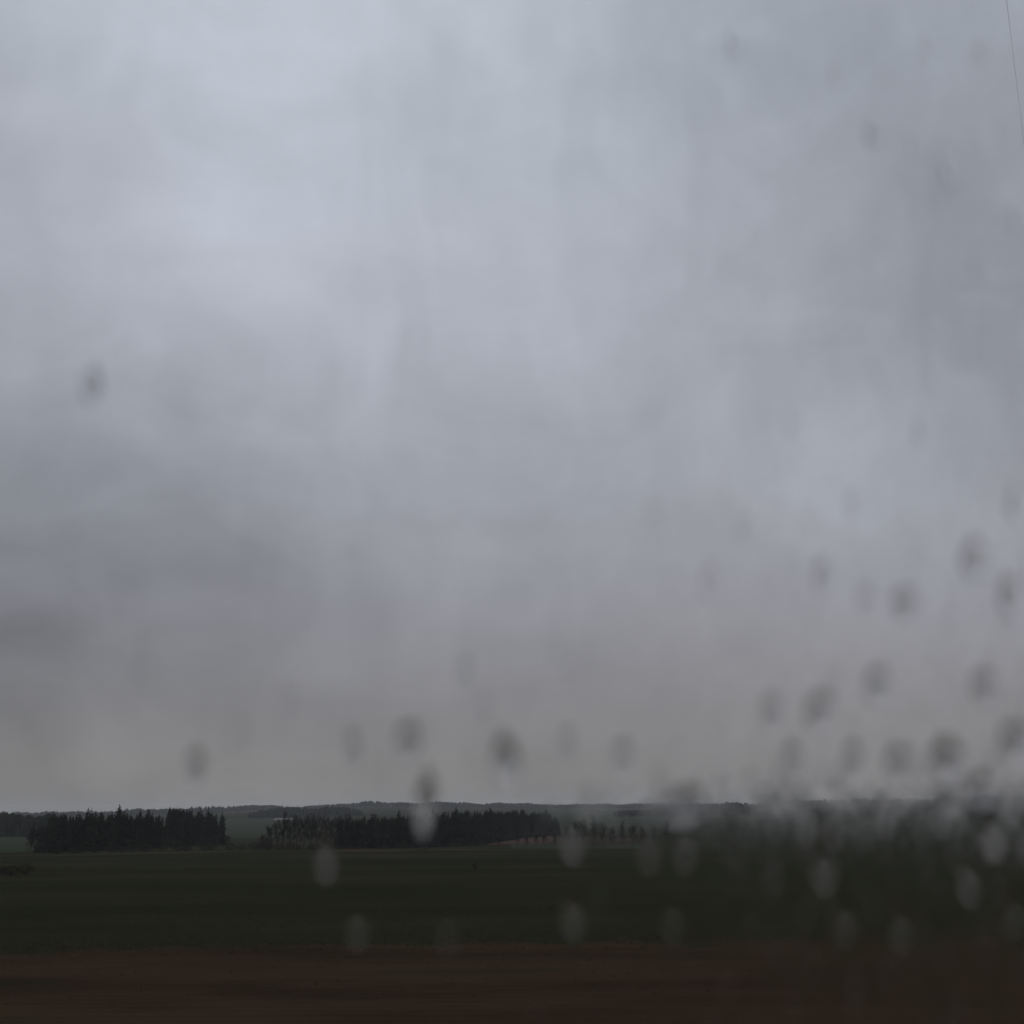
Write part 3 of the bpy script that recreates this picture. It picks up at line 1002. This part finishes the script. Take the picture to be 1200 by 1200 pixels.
for _ in range(44000):
    px, py = r.uniform(-60, 2480), r.uniform(-60, 1260)
    if r.random() > spray_density(px, py):
        continue
    c = on_pane(px, py, 0.0006)
    wm = r.choice((0.0006, 0.0008, 0.0011, 0.0014)) * r.uniform(0.85, 1.15)
    hm = wm * r.uniform(1.0, 1.6)
    if not free(c[0], c[2], wm * 0.5, hm * 0.5):
        continue
    cells.setdefault((int(c[0] / 0.002), int(c[2] / 0.002)), []).append((c[0], c[2], wm * 0.5, hm * 0.5))
    vs, fs = proto[r.randrange(3)]
    m.add([(c[0] + v[0] * wm, c[1] + v[1] * wm * 0.36, c[2] + v[2] * hm) for v in vs], fs)

# the film itself: shallow islands of water that have run together
STEP = 0.0004
xa, xb = on_pane(560, 900)[0], on_pane(1750, 900)[0]
za, zb = on_pane(900, 1250)[2], on_pane(900, -40)[2]
nx, nz = int((xb - xa) / STEP), int((zb - za) / STEP)
gx, gz = np.linspace(xa, xb, nx), np.linspace(za, zb, nz)


def smooth_noise(sx, sz):
    n = rng.standard_normal((nz, nx))
    fx, fz = np.fft.fftfreq(nx, STEP)[None, :], np.fft.fftfreq(nz, STEP)[:, None]
    g = np.fft.ifft2(np.fft.fft2(n) * np.exp(-2 * (math.pi ** 2) * ((fx * sx) ** 2 + (fz * sz) ** 2))).real
    return g / g.std()


G = 0.95 * smooth_noise(0.0009, 0.0016) + 0.16 * smooth_noise(0.0035, 0.009)
GX, GZ = np.meshgrid(gx, gz)
inv = CAM_ROT.transposed()
D = np.stack([GX - EYE.x, np.full_like(GX, PANE_Y1), GZ - EYE.z], -1) @ np.array(inv).T
PX, PY = 600 + D[..., 0] / -D[..., 2] * F_PX, 600 - D[..., 1] / -D[..., 2] * F_PX
ss = lambda a, b, v: np.clip((v - a) / (b - a), 0, 1)
cover = ss(570, 1000, PX) * (0.36 + 0.66 * ss(480, 840, PY)) * (1 - 0.25 * ss(1040, 1180, PY)) * (1 - 0.8 * ss(1300, 1740, PX))
H = np.maximum(0.0, G - (1.9 - 3.0 * cover)) * 0.00013
H = np.minimum(H, 0.00054)
keep = (H[:-1, :-1] + H[1:, :-1] + H[:-1, 1:] + H[1:, 1:]) > 0
used = np.zeros_like(H, bool)
for a_, b_ in ((0, 0), (1, 0), (0, 1), (1, 1)):
    used[a_:nz - 1 + a_, b_:nx - 1 + b_] |= keep
idx = np.full(H.shape, -1)
idx[used] = np.arange(used.sum())
nv = int(used.sum())
front = np.stack([GX[used], PANE_Y1 + 0.00006 + H[used], GZ[used]], -1)
back = front.copy()
back[:, 1] = PANE_Y1 + 0.00004
ii, jj = np.nonzero(keep)
q = np.stack([idx[ii, jj], idx[ii + 1, jj], idx[ii + 1, jj + 1], idx[ii, jj + 1]], -1)
q2 = q[:, ::-1] + nv
V, Q = np.concatenate([front, back]), np.concatenate([q, q2])
me = bpy.data.meshes.new("water_film")
me.vertices.add(len(V))
me.vertices.foreach_set("co", V.ravel())
me.loops.add(Q.size)
me.loops.foreach_set("vertex_index", Q.ravel())
me.polygons.add(len(Q))
me.polygons.foreach_set("loop_start", np.arange(len(Q)) * 4)
me.update(calc_edges=True)
me.validate()
me.shade_smooth()
tag(link("water_film", me, M_water), "thin patchy film of water smearing the right third of the pane", "water", kind="stuff")
spray = link("fine_rain_spray", m.build("fine_rain_spray", True), M_water)
tag(spray, "fine spray of tiny water beads misting the right of the pane", "water", kind="stuff")

# ------------------------------------------------------------------ the damp air
M_haze = bpy.data.materials.new("haze_air")
M_haze.use_nodes = True
nt = M_haze.node_tree
nt.nodes.clear()
pv = nt.nodes.new('ShaderNodeVolumePrincipled')
pv.inputs['Color'].default_value = (0.93, 0.95, 1.0, 1)
pv.inputs['Density'].default_value = 8.5e-5
mo = nt.nodes.new('ShaderNodeOutputMaterial')
nt.links.new(pv.outputs[0], mo.inputs['Volume'])
w = MB()
w.box(-6100, 6100, -2300, 7700, -32, 60)
haze = link("haze", w.build("haze"), M_haze)
haze["kind"] = "stuff"
